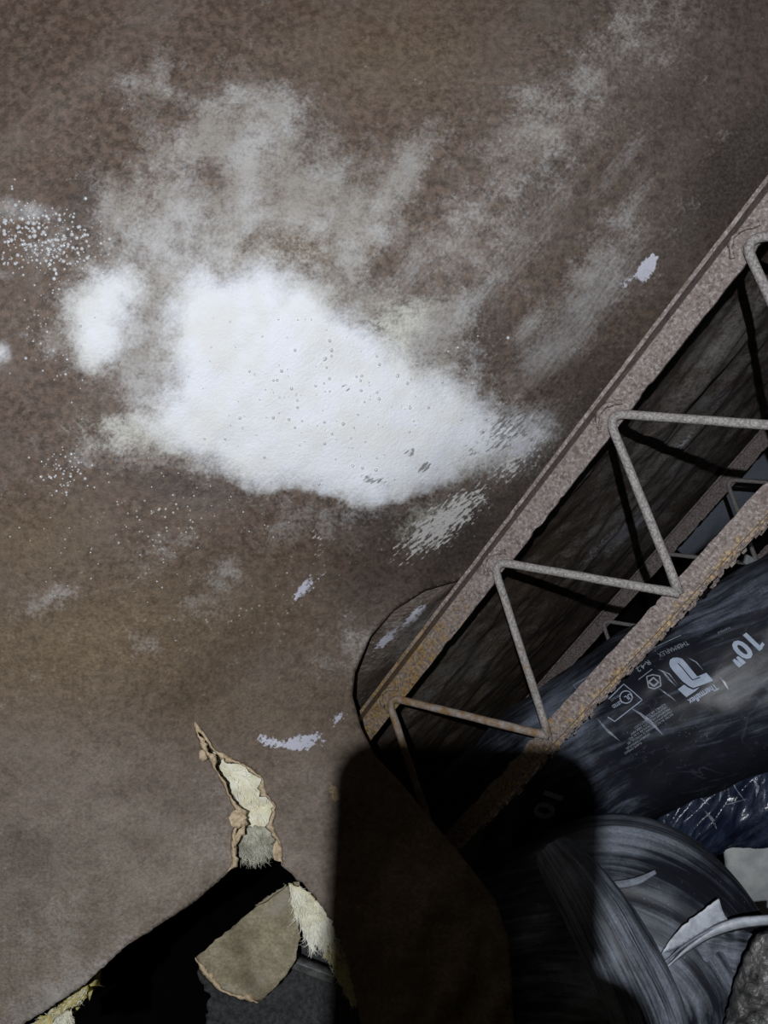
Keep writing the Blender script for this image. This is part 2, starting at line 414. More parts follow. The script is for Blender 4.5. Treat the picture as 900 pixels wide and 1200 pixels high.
# ================================================================== the big mouldy paper sheet
CTRL = [(-150, -150, .66), (200, -120, .68), (450, -120, .715), (750, -120, .765), (1060, -150, .80), (1060, 40, .79),
    (0, 150, .69), (300, 150, .725), (600, 150, .76), (780, 150, .79), (900, 120, .80),
    (-120, 420, .72), (0, 400, .745), (250, 400, .78), (500, 400, .825), (640, 420, .87), (720, 330, .85), (800, 300, .845),
    (0, 600, .79), (250, 600, .84), (450, 600, .90), (560, 590, .955),
    (900, 240, .857), (875, 285, .865), (712, 490, .957), (640, 585, 1.002), (585, 660, 1.058),
    (-120, 800, .81), (0, 800, .84), (200, 800, .885), (330, 760, .935), (440, 680, .97), (545, 683, 1.045), (500, 690, 1.015), (462, 715, 1.0),
    (415, 790, .985), (424, 855, 1.0), (440, 885, 1.005), (375, 800, .955), (380, 880, .965),
    (-120, 1000, .86), (0, 1000, .88), (150, 950, .90), (255, 950, .93), (272, 1010, .925), (325, 985, .945), (250, 880, .92), (225, 840, .91),
    (340, 920, .945), (-100, 1250, .90), (60, 1180, .90), (160, 1100, .905),
    (500, 960, .985), (560, 1040, .945), (600, 1110, .905), (604, 1200, .87), (605, 1330, .84), (500, 1100, .915), (430, 1200, .91), (410, 1120, .93), (365, 1045, .945), (430, 1330, .89)]
ZS0 = rbf(CTRL)
def zs(x, y):                                # sheet depth with sag wrinkles
    x = np.asarray(x, float); y = np.asarray(y, float)
    a = math.radians(-52); s = x * math.cos(a) + y * math.sin(a); t = -x * math.sin(a) + y * math.cos(a)
    w = (fbm(x / 150, y / 150, 0, 3, 3) - .5) * .016 + (fbm(s / 260, t / 60, 0, 9, 3) - .5) * .008 + (fbm(x / 26, y / 26, 0, 21, 3) - .5) * .0028
    w = w + .07 * smooth(420, -100, y) * smooth(850, 450, x) - .05 * smooth(650, 1000, y) * smooth(300, 80, x)
    lo = smooth(880, 1020, y) * smooth(420, 470, x)          # crumpled lower flap
    w = w + lo * (fbm(x / 60, y / 90, 0, 33, 3) - .5) * .03
    return ZS0(x, y) + w * smooth(0, 60, np.abs(1.298 * (x - 900) + (y - 232)) / 1.64 + 18)
EDGE_R = [(1062, 20), (908, 232), (722, 482), (648, 577), (592, 648), (540, 680), (498, 692), (462, 715), (434, 746), (416, 788), (413, 815), (423, 853), (440, 886),
          (468, 915), (505, 960), (545, 1008), (580, 1053), (597, 1100), (603, 1200), (605, 1330)]
EDGE_TEAR_R = [(430, 1330), (426, 1240), (419, 1180), (406, 1122), (388, 1080), (366, 1046), (345, 1027), (330, 1013), (327, 985), (318, 968), (322, 945), (315, 936), (309, 926), (307, 912), (288, 898), (270, 890), (262, 884), (250, 880), (243, 868), (235, 856), (228, 846)]
EDGE_TEAR_L = [(228, 846), (232, 860), (238, 877), (248, 893), (260, 912), (268, 930), (282, 958), (275, 972), (272, 990), (274, 1010), (268, 1022)]
EDGE_B = [(268, 1022), (225, 1060), (150, 1107), (100, 1153), (60, 1180), (20, 1204), (-40, 1238), (-160, 1300)]
def sheet_poly():
    p = [(-160, -160), (1062, -160)] + EDGE_R[:-1]
    p = dense(p, 5, False)
    p += dense(EDGE_R[-1:] + EDGE_TEAR_R[:1], 8, False)[:-1]
    p += dense(EDGE_TEAR_R, 3.5, False, .9, 3)[:-1] + dense(EDGE_TEAR_L, 3.5, False, .9, 4)[1:-1] + dense(EDGE_B, 4, False, .5, 5)
    return p
def soft(poly, x, y, r, warp=0, seed=0):
    if warp:
        x = x + (fbm(x / 45, y / 45, 0, seed, 4) - .5) * warp; y = y + (fbm(x / 45, y / 45, 5.5, seed + 7, 4) - .5) * warp
    return smooth(-r, r, sdf(poly, x, y))
def blob(x, y, cx, cy, sx, sy, ang=0):
    a = math.radians(ang); u = (x - cx) * math.cos(a) + (y - cy) * math.sin(a); v = -(x - cx) * math.sin(a) + (y - cy) * math.cos(a)
    return np.exp(-(u / sx) ** 2 - (v / sy) ** 2)
def sheet_attrs(x, y):
    film_p = [(150, 110), (190, 70), (240, 110), (290, 85), (355, 100), (365, 170), (420, 200), (490, 155), (492, 215), (465, 285), (430, 330), (520, 345), (570, 318), (565, 360), (540, 420), (600, 470), (620, 520), (560, 570), (470, 610), (400, 625), (250, 562), (160, 552), (90, 530), (85, 500), (150, 470), (110, 440), (60, 400), (65, 340), (110, 300), (130, 215), (165, 185)]
    wA = [(205, 345), (240, 318), (300, 310), (360, 335), (430, 385), (470, 420), (540, 455), (590, 480), (632, 515), (600, 535), (545, 545), (500, 582), (465, 592), (400, 588), (340, 574), (275, 572), (250, 545), (195, 515), (170, 490), (210, 455), (200, 400)]
    wB = [(72, 350), (110, 312), (160, 312), (175, 345), (150, 405), (112, 432), (88, 428), (76, 392)]
    film = np.maximum(soft(film_p, x, y, 46, 60, 1) * (.80), 0)
    film = np.maximum(film, .80 * blob(x, y, 150, 260, 45, 90, 12)); film = np.maximum(film, .90 * blob(x, y, 290, 180, 70, 90)); film = np.maximum(film, .75 * blob(x, y, 478, 205, 24, 80, 22)); film = np.maximum(film, .95 * blob(x, y, 230, 300, 110, 60)); film = np.maximum(film, .95 * blob(x, y, 190, 390, 40, 80)); film = np.maximum(film, .8 * blob(x, y, 500, 390, 70, 50, -40))
    for (cx, cy, sx, sy, an, am) in [(185, 650, 70, 22, -25, .36), (250, 690, 50, 26, -50, .42), (60, 700, 55, 18, -20, .34), (330, 620, 60, 25, -20, .34), (50, 530, 50, 14, 40, .3), (20, 580, 30, 30, 0, .3), (70, 1172, 170, 26, -29, .62), (60, 1090, 60, 30, -10, .4), (260, 960, 40, 60, 20, .3), (420, 760, 50, 40, -30, .34), (640, 150, 170, 64, -50, .46), (560, 270, 150, 60, -52, .46), (740, 40, 130, 50, -40, .40), (690, 330, 120, 50, -50, .40), (520, 170, 70, 90, 20, .24), (210, 740, 120, 30, -25, .2), (120, 180, 60, 60, 0, .15)]:
        film = np.maximum(film, am * 1.15 * blob(x, y, cx, cy, sx, sy, an))
    yb = np.interp(x + (fbm(x / 40, y / 40, 2, 15, 3) - .5) * 30, [-50, 80, 180, 240, 262, 275, 340, 372, 400, 470, 520, 560, 600, 650], [450, 556, 548, 552, 566, 574, 580, 586, 594, 594, 574, 572, 548, 518]) + (fbm(x / 22, 0, 0, 16, 4) - .5) * 26
    cut = smooth(10, -9, y - yb)
    white = 1.05 * soft(wA, x, y, 46, 44, 5) + .25 * blob(x, y, 350, 470, 130, 60, 15)
    white = np.maximum(white, .80 * soft(wB, x, y, 34, 46, 6) + .25 * blob(x, y, 115, 395, 34, 34))
    white = np.maximum(white, .50 * blob(x, y, 20, 246, 60, 18, 8)); white = np.maximum(white, .36 * blob(x, y, 60, 285, 50, 30, -30)); white = np.maximum(white, .7 * blob(x, y, 0, 415, 15, 17)); white = np.maximum(white, .4 * blob(x, y, 0, 322, 26, 9)); white = np.maximum(white, .36 * blob(x, y, 28, 392, 12, 6))
    white = np.maximum(white, .62 * blob(x, y, 590, 512, 70, 32, -25))
    for b in [(260, 320, 110, 60, 0, .40), (460, 390, 70, 40, -40, .36), (160, 260, 30, 80, 15, .34), (290, 130, 40, 40, 0, .24), (160, 505, 80, 40, 0, .34), (540, 430, 60, 30, -45, .34), (130, 340, 60, 40, 0, .3)]: white = np.maximum(white, b[5] * blob(x, y, *b[:5]))
    film = film - .45 * blob(x, y, 205, 140, 26, 40, 15) - .5 * blob(x, y, 247, 205, 16, 26, -30) - .3 * blob(x, y, 362, 170, 16, 26) - .3 * blob(x, y, 175, 205, 30, 24) - .35 * blob(x, y, 355, 292, 50, 22, 10)
    white = white * np.clip(cut, 0, 1); film = film * np.maximum(np.clip(cut, 0, 1), .35 + .65 * smooth(560, 650, y))
    pock = np.maximum.reduce([1.1 * blob(x, y, 596, 505, 60, 44, -30), 1.3 * blob(x, y, 497, 547, 14, 9, -30), 1.1 * blob(x, y, 435, 562, 30, 9, 10), 1.1 * blob(x, y, 480, 530, 12, 12), 1.0 * blob(x, y, 405, 455, 14, 7), .9 * blob(x, y, 395, 355, 14, 26, 20), .9 * blob(x, y, 440, 375, 12, 26, 20), .9 * blob(x, y, 560, 530, 40, 24, -40)])
    streak = np.zeros_like(x)
    for (cx, cy, sx, sy, an, am) in [(725, 195, 75, 13, -48, .42), (735, 250, 80, 16, -58, .42), (690, 355, 110, 36, -52, .66), (650, 405, 80, 34, -46, .66), (600, 300, 150, 30, -52, .42), (480, 320, 60, 24, -60, .5), (620, 385, 40, 14, -55, .6), (560, 350, 70, 16, -50, .55), (560, 250, 130, 26, -52, .30), (640, 130, 130, 34, -48, .32), (480, 200, 60, 20, -65, .5), (500, 400, 60, 30, -50, .6), (600, 520, 70, 40, -35, .7), (520, 600, 70, 30, -38, .5)]:
        streak = np.maximum(streak, 1.35 * am * blob(x, y, cx, cy, sx, sy, an))
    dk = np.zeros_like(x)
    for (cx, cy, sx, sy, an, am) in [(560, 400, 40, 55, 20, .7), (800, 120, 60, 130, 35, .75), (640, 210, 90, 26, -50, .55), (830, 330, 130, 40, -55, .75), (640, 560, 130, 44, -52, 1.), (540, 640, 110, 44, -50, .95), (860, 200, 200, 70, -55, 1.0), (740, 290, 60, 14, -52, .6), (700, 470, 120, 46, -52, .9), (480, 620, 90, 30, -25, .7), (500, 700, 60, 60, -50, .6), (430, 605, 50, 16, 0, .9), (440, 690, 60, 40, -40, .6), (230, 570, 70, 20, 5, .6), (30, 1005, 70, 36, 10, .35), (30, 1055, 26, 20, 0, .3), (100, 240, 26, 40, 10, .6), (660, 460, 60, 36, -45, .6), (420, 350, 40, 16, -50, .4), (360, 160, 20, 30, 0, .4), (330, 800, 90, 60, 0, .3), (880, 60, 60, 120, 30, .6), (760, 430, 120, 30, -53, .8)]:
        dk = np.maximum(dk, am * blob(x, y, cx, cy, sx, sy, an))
    dk = np.maximum(dk, .42 * smooth(430, 850, x) * smooth(720, 560, y))  # darker to the right: stain, plus shade of the turning sheet painted in
    cream = np.maximum.reduce([.55 * blob(x, y, 150, 510, 90, 34, 10), .42 * blob(x, y, 340, 290, 60, 30, 20), .75 * blob(x, y, 455, 395, 70, 40, -45), .45 * blob(x, y, 130, 340, 45, 40), .55 * blob(x, y, 490, 610, 50, 18, -35), .4 * blob(x, y, 400, 620, 20, 8, 10)])
    fleck = np.maximum.reduce([1.15 * blob(x, y, 520, 612, 90, 30, -38), .9 * blob(x, y, 600, 545, 60, 26, -35), .7 * blob(x, y, 375, 640, 24, 34, -20), .95 * blob(x, y, 610, 520, 50, 34, -30), .9 * blob(x, y, 358, 690, 20, 9, -38), .5 * blob(x, y, 400, 660, 90, 40, -30), .5 * blob(x, y, 690, 390, 80, 30, -50), .35 * np.ones_like(x) * smooth(560, 640, y) * smooth(760, 700, y)])
    speck = np.maximum.reduce([1.0 * blob(x, y, 40, 285, 60, 36, 20), .6 * blob(x, y, 70, 560, 40, 30), .7 * blob(x, y, 200, 610, 110, 50), .5 * blob(x, y, 300, 720, 200, 60), .6 * blob(x, y, 40, 380, 30, 40)])
    brk = .62 + .75 * fbm(x / 9, y / 4, 0, 91, 3) * smooth(320, 350, x) * smooth(395, 350, x) + .2 * smooth(350, 310, x) - .3 * smooth(345, 370, x)
    scuff = np.maximum.reduce([1.05 * brk * soft([(298, 862), (306, 860), (330, 868), (350, 862), (372, 856), (386, 862), (380, 872), (360, 880), (330, 878), (308, 874)], x, y, 5), .8 * blob(x, y, 395, 842, 12, 6, -30), 1.1 * soft([(744, 326), (750, 310), (764, 296), (771, 300), (768, 316), (756, 330)], x, y, 4), .75 * blob(x, y, 735, 332, 16, 5, -40), .85 * blob(x, y, 355, 690, 22, 8, -38), .55 * blob(x, y, 615, 520, 40, 22, -30)])
    tan = np.maximum.reduce([.75 * blob(x, y, 392, 930, 7, 20, -25), .5 * blob(x, y, 385, 920, 3, 4), .45 * blob(x, y, 460, 915, 30, 14, 30), .55 * blob(x, y, 495, 990, 18, 5, 15), .4 * blob(x, y, 440, 1060, 40, 30), .5 * blob(x, y, 604, 1175, 6, 14)])
    olive = np.maximum.reduce([.8 * blob(x, y, 100, 760, 260, 90, -8), .6 * blob(x, y, 40, 640, 90, 60), .6 * blob(x, y, 300, 820, 160, 60), .35 * blob(x, y, 470, 60, 120, 60), .9 * smooth(880, 1000, y) * smooth(380, 460, x), .5 * blob(x, y, 350, 290, 70, 30)])
    warm = np.maximum.reduce([.62 * smooth(800, 1040, y) * smooth(430, 330, x), .95 * blob(x, y, 60, 1180, 170, 60, -25), .45 * blob(x, y, 350, 940, 60, 90, 25), .4 * blob(x, y, 150, 900, 120, 60), .35 * blob(x, y, 430, 760, 40, 60, 30)])
    return dict(film=film, white=white, streak=streak, dark=dk, cream=cream, fleck=fleck, speck=speck, scuff=scuff, tan=tan, olive=olive, warm=warm, pock=pock)

sheet = thing('kraft_paper_facing', P(150, 1100, 1.0), 'huge brown paper sheet blotched with white mould, left of the rusty truss', 'paper sheet')
pt, fc = triangulate(sheet_poly(), 4)
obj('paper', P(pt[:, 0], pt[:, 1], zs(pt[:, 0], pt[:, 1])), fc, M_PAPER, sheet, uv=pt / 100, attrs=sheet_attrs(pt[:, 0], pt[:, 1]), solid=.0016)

def ribbon(name, path, w0, w1, side, mat, parent, lift=.003, seed=1, step=3, zf=zs):
    """ragged strip of torn ply along an edge"""
    p = np.array(dense(path, step, False)); rg = np.random.default_rng(seed); n = len(p)
    t = np.gradient(p, axis=0); t /= np.linalg.norm(t, axis=1)[:, None]; nr = np.stack([-t[:, 1], t[:, 0]], -1) * side
    w = w0 + (w1 - w0) * np.clip(fbm(np.arange(n) / 4, 0, 0, seed, 3) * 2.6 - .85, 0, 1.1) * (.5 + 1.0 * rg.random(n))
    taper = smooth(0, 4, np.arange(n)) * smooth(0, 4, n - 1 - np.arange(n)); w = w * taper
    out = p - nr * (.8 + rg.random((n, 1)) * 2.2); inn = p + nr * w[:, None]; mid = (out + inn) / 2
    v = np.vstack([P(q[:, 0], q[:, 1], zf(p[:, 0], p[:, 1]) - l) for q, l in ((out, lift * .3), (mid, lift * 1.5), (inn, lift * .4))])
    f = []
    for i in range(n - 1):
        for r in (0, 1):
            a = r * n + i; f.append((a, a + 1, a + n + 1, a + n) if side < 0 else (a, a + n, a + n + 1, a + 1))
    return obj(name, v, f, mat, parent, solid=.001)
ribbon('torn_edge', EDGE_TEAR_R[7:], .6, 8, -1, M_TORN, sheet, seed=3)['label'] = 'pale tan torn edge on the right of the rip'
ribbon('torn_edge', EDGE_TEAR_L, .6, 8, -1, M_TORN, sheet, seed=8)['label'] = 'pale tan torn edge on the left of the rip'
for k, pl in enumerate([[(268, 958), (273, 950), (284, 950), (289, 958), (283, 964), (280, 972), (272, 968)], [(273, 985), (280, 972), (288, 966), (286, 978), (278, 988), (274, 994)], [(233, 880), (240, 880), (244, 890), (238, 893), (233, 889)], [(318, 1000), (324, 984), (330, 994), (330, 1010), (322, 1008)]]):
    patch('paper_flake', pl, lambda x, y, k=k: zs(x, y) - .004 - .010 * fbm(x / 8, y / 8, 0, 40 + k, 2), M_TORN, sheet, step=3, jag=.5, seed=k, edge=3, solid=.0008)

# beads of moisture on the mould: far too many and too small to count
def beads(name, spots, parent):
    vs_, fs_ = [], []
    ico = bmesh.new(); bmesh.ops.create_icosphere(ico, subdivisions=1, radius=1)
    iv = np.array([v.co[:] for v in ico.verts]); fi = [tuple(v.index for v in f.verts) for f in ico.faces]; ico.free()
    for (x, y, r) in spots:
        c = P(x, y, zs(np.array([x]), np.array([y]))[0] - r * .2)
        m = len(vs_) * len(iv); vs_.append(iv * r * np.array([1, 1, .7]) + c); fs_ += [tuple(i + m for i in t) for t in fi]
    o = obj(name, np.vstack(vs_), fs_, M_WATER, parent); o['kind'] = 'stuff'; return o
spots = []
for _ in range(170):
    x, y = RNG.normal(390, 95), RNG.normal(470, 50)
    if 215 < x < 620 and 370 < y < 570: spots.append((x, y, .0009 + .0016 * RNG.random() ** 2))
for _ in range(330):
    a, b = RNG.normal(0, 1, 2); x, y = 45 + a * 34, 282 + b * 22 + a * 3
    if x > -20: spots.append((x, y, .0008 + .0020 * RNG.random() ** 2))
for _ in range(60): spots.append((RNG.normal(75, 20), RNG.normal(552, 16), .0008 + .0014 * RNG.random() ** 2))
for _ in range(90): spots.append((RNG.normal(200, 90), RNG.normal(620, 50), .0006 + .0008 * RNG.random()))
for _ in range(40): spots.append((RNG.normal(60, 30), RNG.normal(400, 35), .0008 + .0014 * RNG.random() ** 2))
beads('moisture_beads', spots, sheet)

# ================================================================== dark paper over the next bay, behind the truss
def bay_attrs(x, y):
    sc = np.maximum.reduce([.95 * blob(x, y, 452, 750, 22, 6, -40), .95 * blob(x, y, 485, 722, 22, 6, -48), .8 * blob(x, y, 735, 620, 60, 10, -35), .6 * blob(x, y, 700, 650, 24, 5, -30), .5 * blob(x, y, 800, 520, 40, 8, -45), .4 * blob(x, y, 840, 470, 30, 6, -50)])
    film = .16 + np.maximum.reduce([.42 * blob(x, y, 800, 520, 150, 60, -50), .42 * blob(x, y, 730, 620, 90, 40, -38), .42 * blob(x, y, 860, 400, 90, 60, -50), .3 * blob(x, y, 540, 780, 90, 50, -35), .35 * blob(x, y, 480, 740, 60, 30, -45)])
    z0 = np.zeros_like(x); dk = .1 + .5 * fbm(x / 90, y / 90, 0, 61, 3)
    return dict(film=film, white=z0, streak=.9 * film, dark=dk, cream=z0, fleck=.75 * sc + .2 * film, speck=z0, scuff=sc, pock=z0, tan=z0, olive=.8 * blob(x, y, 540, 800, 110, 80) + .5 * blob(x, y, 650, 640, 80, 60), warm=z0)
bay = thing('kraft_paper_facing', P(600, 800, 1.5), 'dark streaked paper sheet stretched behind the rusty truss', 'paper sheet')
jj, hh = np.meshgrid(np.arange(-1.5, 2.4, .009), np.arange(.78, 2.34, .009), indexing='ij')
uu = .222 - .116 * (hh - .947) + (fbm(jj * 5, hh * 9, 0, 71, 3) - .5) * .035 * smooth(.93, 1.1, hh) * smooth(2.2, 1.9, hh) + (fbm(jj * 22, hh * 22, 0, 72, 3) - .5) * .006 + .10 * smooth(.93, .70, hh)
bv = jhu(jj.ravel(), hh.ravel(), uu.ravel()); bv[:, 2] = np.minimum(bv[:, 2], -.05); bpx = bv[:, 0] / -bv[:, 2] * F + 450; bpy_ = 600 - bv[:, 1] / -bv[:, 2] * F
nj_, nh_ = jj.shape; ix = np.arange(nj_ * nh_).reshape(nj_, nh_)
q = np.stack([ix[:-1, :-1], ix[1:, :-1], ix[1:, 1:], ix[:-1, 1:]], -1).reshape(-1, 4)
bz = -bv[:, 2]; SP = [(-160, -160), (1062, -160)] + EDGE_R + EDGE_TEAR_R + EDGE_TEAR_L + EDGE_B
sd = np.full(len(bv), -1e3); near = (bpx > -400) & (bpx < 1300) & (bpy_ > -400) & (bpy_ < 1600)
sd[near] = sdf(SP, bpx[near], bpy_[near])
keep = near & (sd < 45) & (bz > .4) & (bpy_ > 25) & ~((bpx < 405) & (bpy_ > 860)) & ~((bpx < 440) & (bpy_ > 930))
push = near & (sd > -30) & (sd < 60); zz = zs(bpx[push], bpy_[push]) + .014 + .0006 * np.clip(sd[push], 0, 60)
bv[push] *= (np.maximum(bz[push], zz) / bz[push])[:, None]
q = q[keep[q].all(1)]
obj('paper', bv, [tuple(int(i) for i in f) for f in q], M_PAPER, bay, uv=np.stack([-jj.ravel() * 8.5 * .6 + hh.ravel() * 3, jj.ravel() * 8.5 * .8 + hh.ravel() * 4], -1), attrs=bay_attrs(bpx, bpy_), solid=.0016)

# ================================================================== steel bar joists
def rounded_zigzag(nodes, rad, n=7):
    p = [np.array(a, float) for a in nodes]; out = [p[0]]
    for a, b, c in zip(p, p[1:], p[2:]):
        d0 = (a - b) / np.linalg.norm(a - b); d1 = (c - b) / np.linalg.norm(c - b)
        s, e = b + d0 * rad, b + d1 * rad
        for t in np.linspace(0, 1, n): out.append((1 - t) ** 2 * s + 2 * t * (1 - t) * b + t * t * e)
    out.append(p[-1]); res = []
    for a, b in zip(out, out[1:]):
        k = max(1, int(np.linalg.norm(b - a) / .02))
        for i in range(k): res.append(a + (b - a) * i / k)
    res.append(out[-1]); return np.array(res)
def chord(name, parent, h0, u0, u1, leg, j0, j1, top, rustf, thick=.0048, seed=0, lab=None):
    """an L-shaped steel angle with pitted edges"""
    n = int((j1 - j0) / .006)
    js = np.linspace(j0, j1, n)
    s = 1 if top else -1
    ub = u1 if top else u0                    # the corner side
    ue = u0 if top else u1                    # free edge of the upright leg
    rings = [(h0, ue), (h0, (ue * .5 + ub * .5)), (h0, ub - s * thick), (h0 - leg * .5, ub - s * thick), (h0 - leg, ub - s * thick), (h0 - leg, ub), (h0 - leg * .5, ub), (h0 + thick, ub), (h0 + thick, ue)]
    m = len(rings); v = []
    pit = (fbm(js * 70, 0, 0, seed, 3) - .5) * .0030 + np.where(fbm(js * 35, 4, 0, seed + 3, 2) > .66, -.0022, 0)
    for k, (h, u) in enumerate(rings):
        du = np.zeros(n); dh = np.zeros(n)
        if k in (0, 8): du = s * -pit * .9
        if k in (4, 5): dh = -pit * .9
        wob = (vnoise(js * 3, k * .1, 0, seed + 9) - .5) * .0015
        v.append(jhu(js, h + dh + wob, u + du + wob))
    v = np.array(v).transpose(1, 0, 2).reshape(-1, 3); f = []
    for i in range(n - 1):
        for k in range(m):
            q_ = (k + 1) % m; f.append((i * m + k, i * m + q_, (i + 1) * m + q_, (i + 1) * m + k))
    f.append(tuple(range(m))[::-1]); f.append(tuple((n - 1) * m + k for k in range(m)))
    jv = np.repeat(js, m); rr = rustf(jv); fl = np.tile([0., .36, .56, .56, .60, .60, .3, 0, 0] if not top else [.25, 0, .05, .3, .45, .4, 0, 0, .2], n) * (.5 if top else 1.0)
    o = obj(name, v, f, M_RUST, parent, smooth_=False, attrs=dict(rust=rr, flake=fl))
    if lab: o['label'] = lab
    return o
def rod(name, parent, line, rad, rustf):
    v, f, uv = tube_verts(line, rad, 12, lambda s, t: (vnoise(s * 90, t * 1.2, 0, 5) - .5) * .0010)
    return obj(name, v, f, M_ROD, parent, attrs=dict(rust=rustf(v @ J)))
def joist(name, h0, ut0, ut1, ub0, ub1, nodes_top, j0, j1, rust_mid, label, pitch=.263, r=.0058, group=None):
    rf = lambda j: .60 * smooth(rust_mid - .05, rust_mid + .36, j) + .04
    base = jhu((j0 + j1) / 2, h0, ub0)
    t = thing(name, base, label, 'steel joist', group)
    chord('top_chord', t, h0, ut0, ut1, .033, j0, j1, True, rf, seed=11, lab='upper angle of the truss, spotted with orange rust')
    chord('bottom_chord', t, h0, ub0, ub1, .024, j0, j1 - .03, False, lambda j: rf(j) * .8 + .05, seed=23, lab='lower angle with a flaking orange edge')
    hf = h0 - r - .0008
    top = sorted(nodes_top)
    seq = []
    for a, b in zip(top, top[1:]):
        seq.append((a, ut0 + (ut1 - ut0) * .58, True)); seq.append(((a + b) / 2 - .004, ub0 + (ub1 - ub0) * .55, False))
    seq.append((top[-1], ut0 + (ut1 - ut0) * .58, True))
    # each bent web bar runs from one lower node over an upper node to the next lower node
    lows = [s for s in seq if not s[2]]
    for k, nd in enumerate(seq):
        if not nd[2]: continue
        lo = [seq[k + d] for d in (-1, 1) if 0 <= k + d < len(seq)]
        if len(lo) < 2: continue
        pts = [jhu(lo[0][0], hf - .003, lo[0][1]), jhu(nd[0], hf, nd[1]), jhu(lo[1][0], hf - .003, lo[1][1])]
        rb = rod('web_bar', t, rounded_zigzag(pts, .026), r, rf)
        # weld bead under the bend
        wv, wf, _ = tube_verts(cat([jhu(nd[0] - .022, hf + .002, nd[1] - .006), jhu(nd[0] - .006, hf + .002, nd[1] + .007), jhu(nd[0] + .010, hf + .002, nd[1] + .007), jhu(nd[0] + .022, hf + .002, nd[1] - .006)], 26), .0024, 9, lambda s, q_: (vnoise(s * 260, q_, 0, 77 + k) - .5) * .004)
        obj('weld', wv, wf, M_RUST, rb, attrs=dict(rust=rf(wv @ J), flake=np.zeros(len(wv))))
    return t
H1 = .947
tn = [hit_h(px, py, H1 - .007)[0] for px, py in ((875, 282), (712, 485), (580, 660), (460, 823))]
pitch = (tn[3] - tn[0]) / 3
tn = [tn[0] - pitch] + tn + [tn[3] + pitch]
u_top = hit_h(646, 572, H1)[1]; u_bot = hit_h(718, 780, H1)[1]
j_end = hit_h(412, 872, H1)[0]
truss = joist('open_web_joist', H1, u_top - .019, u_top + .017, u_bot - .017, u_bot + .013, tn, tn[0] - .05, tn[-1] - .06, tn[3] - .12, 'rusty open web steel truss running diagonally across the brown paper', group=None)
# loose rust scale hanging from the lower angle
def rust_scale(parent):
    vs_, fs_ = [], []; rg = np.random.default_rng(4)
    j0 = hit_h(900, 590, H1)[0] - .1; j1 = hit_h(560, 950, H1)[0]
    for k in range(420):
        j = rg.uniform(j0, j1); c = jhu(j, H1 - .024 + rg.normal(0, .004), u_bot - .0165 + rg.normal(0, .0018))
        a = J * rg.uniform(.002, .009); b = U * rg.uniform(-.0035, -.0006) + H * rg.uniform(-.004, .002)
        m = len(vs_) * 4; vs_.append(np.array([c - a, c + a * rg.uniform(.3, 1), c + a * .6 + b, c - a * .5 + b * rg.uniform(.5, 1.3)])); fs_.append((m, m + 1, m + 2, m + 3))
    vs_ = np.vstack(vs_)
    o = obj('rust_scale', vs_, fs_, M_RUST, parent, smooth_=False, attrs=dict(rust=np.full(len(vs_), .35), flake=np.full(len(vs_), .45)), solid=.0006)
    o['kind'] = 'stuff'; o['label'] = 'orange flaking scale along the lower angle'
rust_scale(truss)
H2 = 2.10
j2, u2, _ = hit_h(745, 684, H2)
n2 = hit_h(848, 560, H2 - .007)[0]
truss2 = joist('open_web_joist', H2, u2 - .020, u2 + .020, u2 - .215, u2 - .180, [n2 + k * pitch for k in range(-4, 6)], n2 - 4.2 * pitch, n2 + 5.1 * pitch, n2 + 9, 'dim second truss farther back, seen between the bars of the near rusty truss')

# ================================================================== ducts
def make_duct(name, label, ctrl, mat, disp, nt=160, n=220, dust=None, partname='jacket'):
    c = cat(ctrl, n); line = P(c[:, 0], c[:, 1], c[:, 2]); rad = c[:, 3] / F * c[:, 2]
    v, f, uv = tube_verts(line, rad, nt, disp)
    i = v[:, 2].argmin()
    t = thing(name, line[len(line) // 2] - U * rad[len(rad) // 2], label, 'duct')
    px = v[:, 0] / -v[:, 2] * F + 450; py = 600 - v[:, 1] / -v[:, 2] * F
    obj(partname, v, f, mat, t, uv=uv * np.array([1, .8]), attrs=dict(dust=dust(px, py) if dust else np.zeros(len(v))))
    return t, BVHTree.FromPolygons([Vector(p) for p in v], f)
def wrinkle(amp, lump, seed, sk=9., tk=2.2, twist=2.5):
    def d(s, t):
        cx, cy = np.cos(t + s * twist), np.sin(t + s * twist)
        a = fbm(s * 6, cx * 1.1, cy * 1.1, seed, 3) - .5
        rd = 1 - np.abs(2 * fbm(s * sk + cx * .8, cx * tk + 5, cy * tk + 5, seed + 5, 3) - 1)
        return a * lump + (rd - .75) * amp
    return d
duct1, bvh1 = make_duct('flexible_duct', 'large black printed flexible duct under the truss, the one marked 10 inches',
    [(1080, 690, 1.04, 112), (945, 757, 1.08, 108), (850, 800, 1.11, 103), (752, 843, 1.165, 97), (655, 912, 1.255, 90), (560, 988, 1.37, 82), (470, 1060, 1.42, 72)], M_DUCT,
    wrinkle(.012, .030, 101), dust=lambda x, y: .46 * blob(x, y, 850, 700, 110, 30, -30) + .46 * blob(x, y, 655, 835, 60, 40, -45) - .22 + .25 * blob(x, y, 690, 900, 50, 60))
duct2, bvh2 = make_duct('flexible_duct', 'dusty bulging black duct bent downward in the lower right corner',
    [(520, 1240, 1.08, 84), (592, 1145, 1.05, 98), (662, 1106, 1.01, 108), (738, 1096, .98, 128), (776, 1136, .965, 126), (790, 1210, .95, 110), (790, 1310, .95, 100)], M_DUCTDUST,
    wrinkle(.012, .016, 151, 5, 3.2, 1.0), dust=lambda x, y: -.12 + .40 * blob(x, y, 745, 985, 90, 34, -5) + .42 * blob(x, y, 720, 1150, 50, 90, 55) + .12 * blob(x, y, 860, 1010, 30, 60))
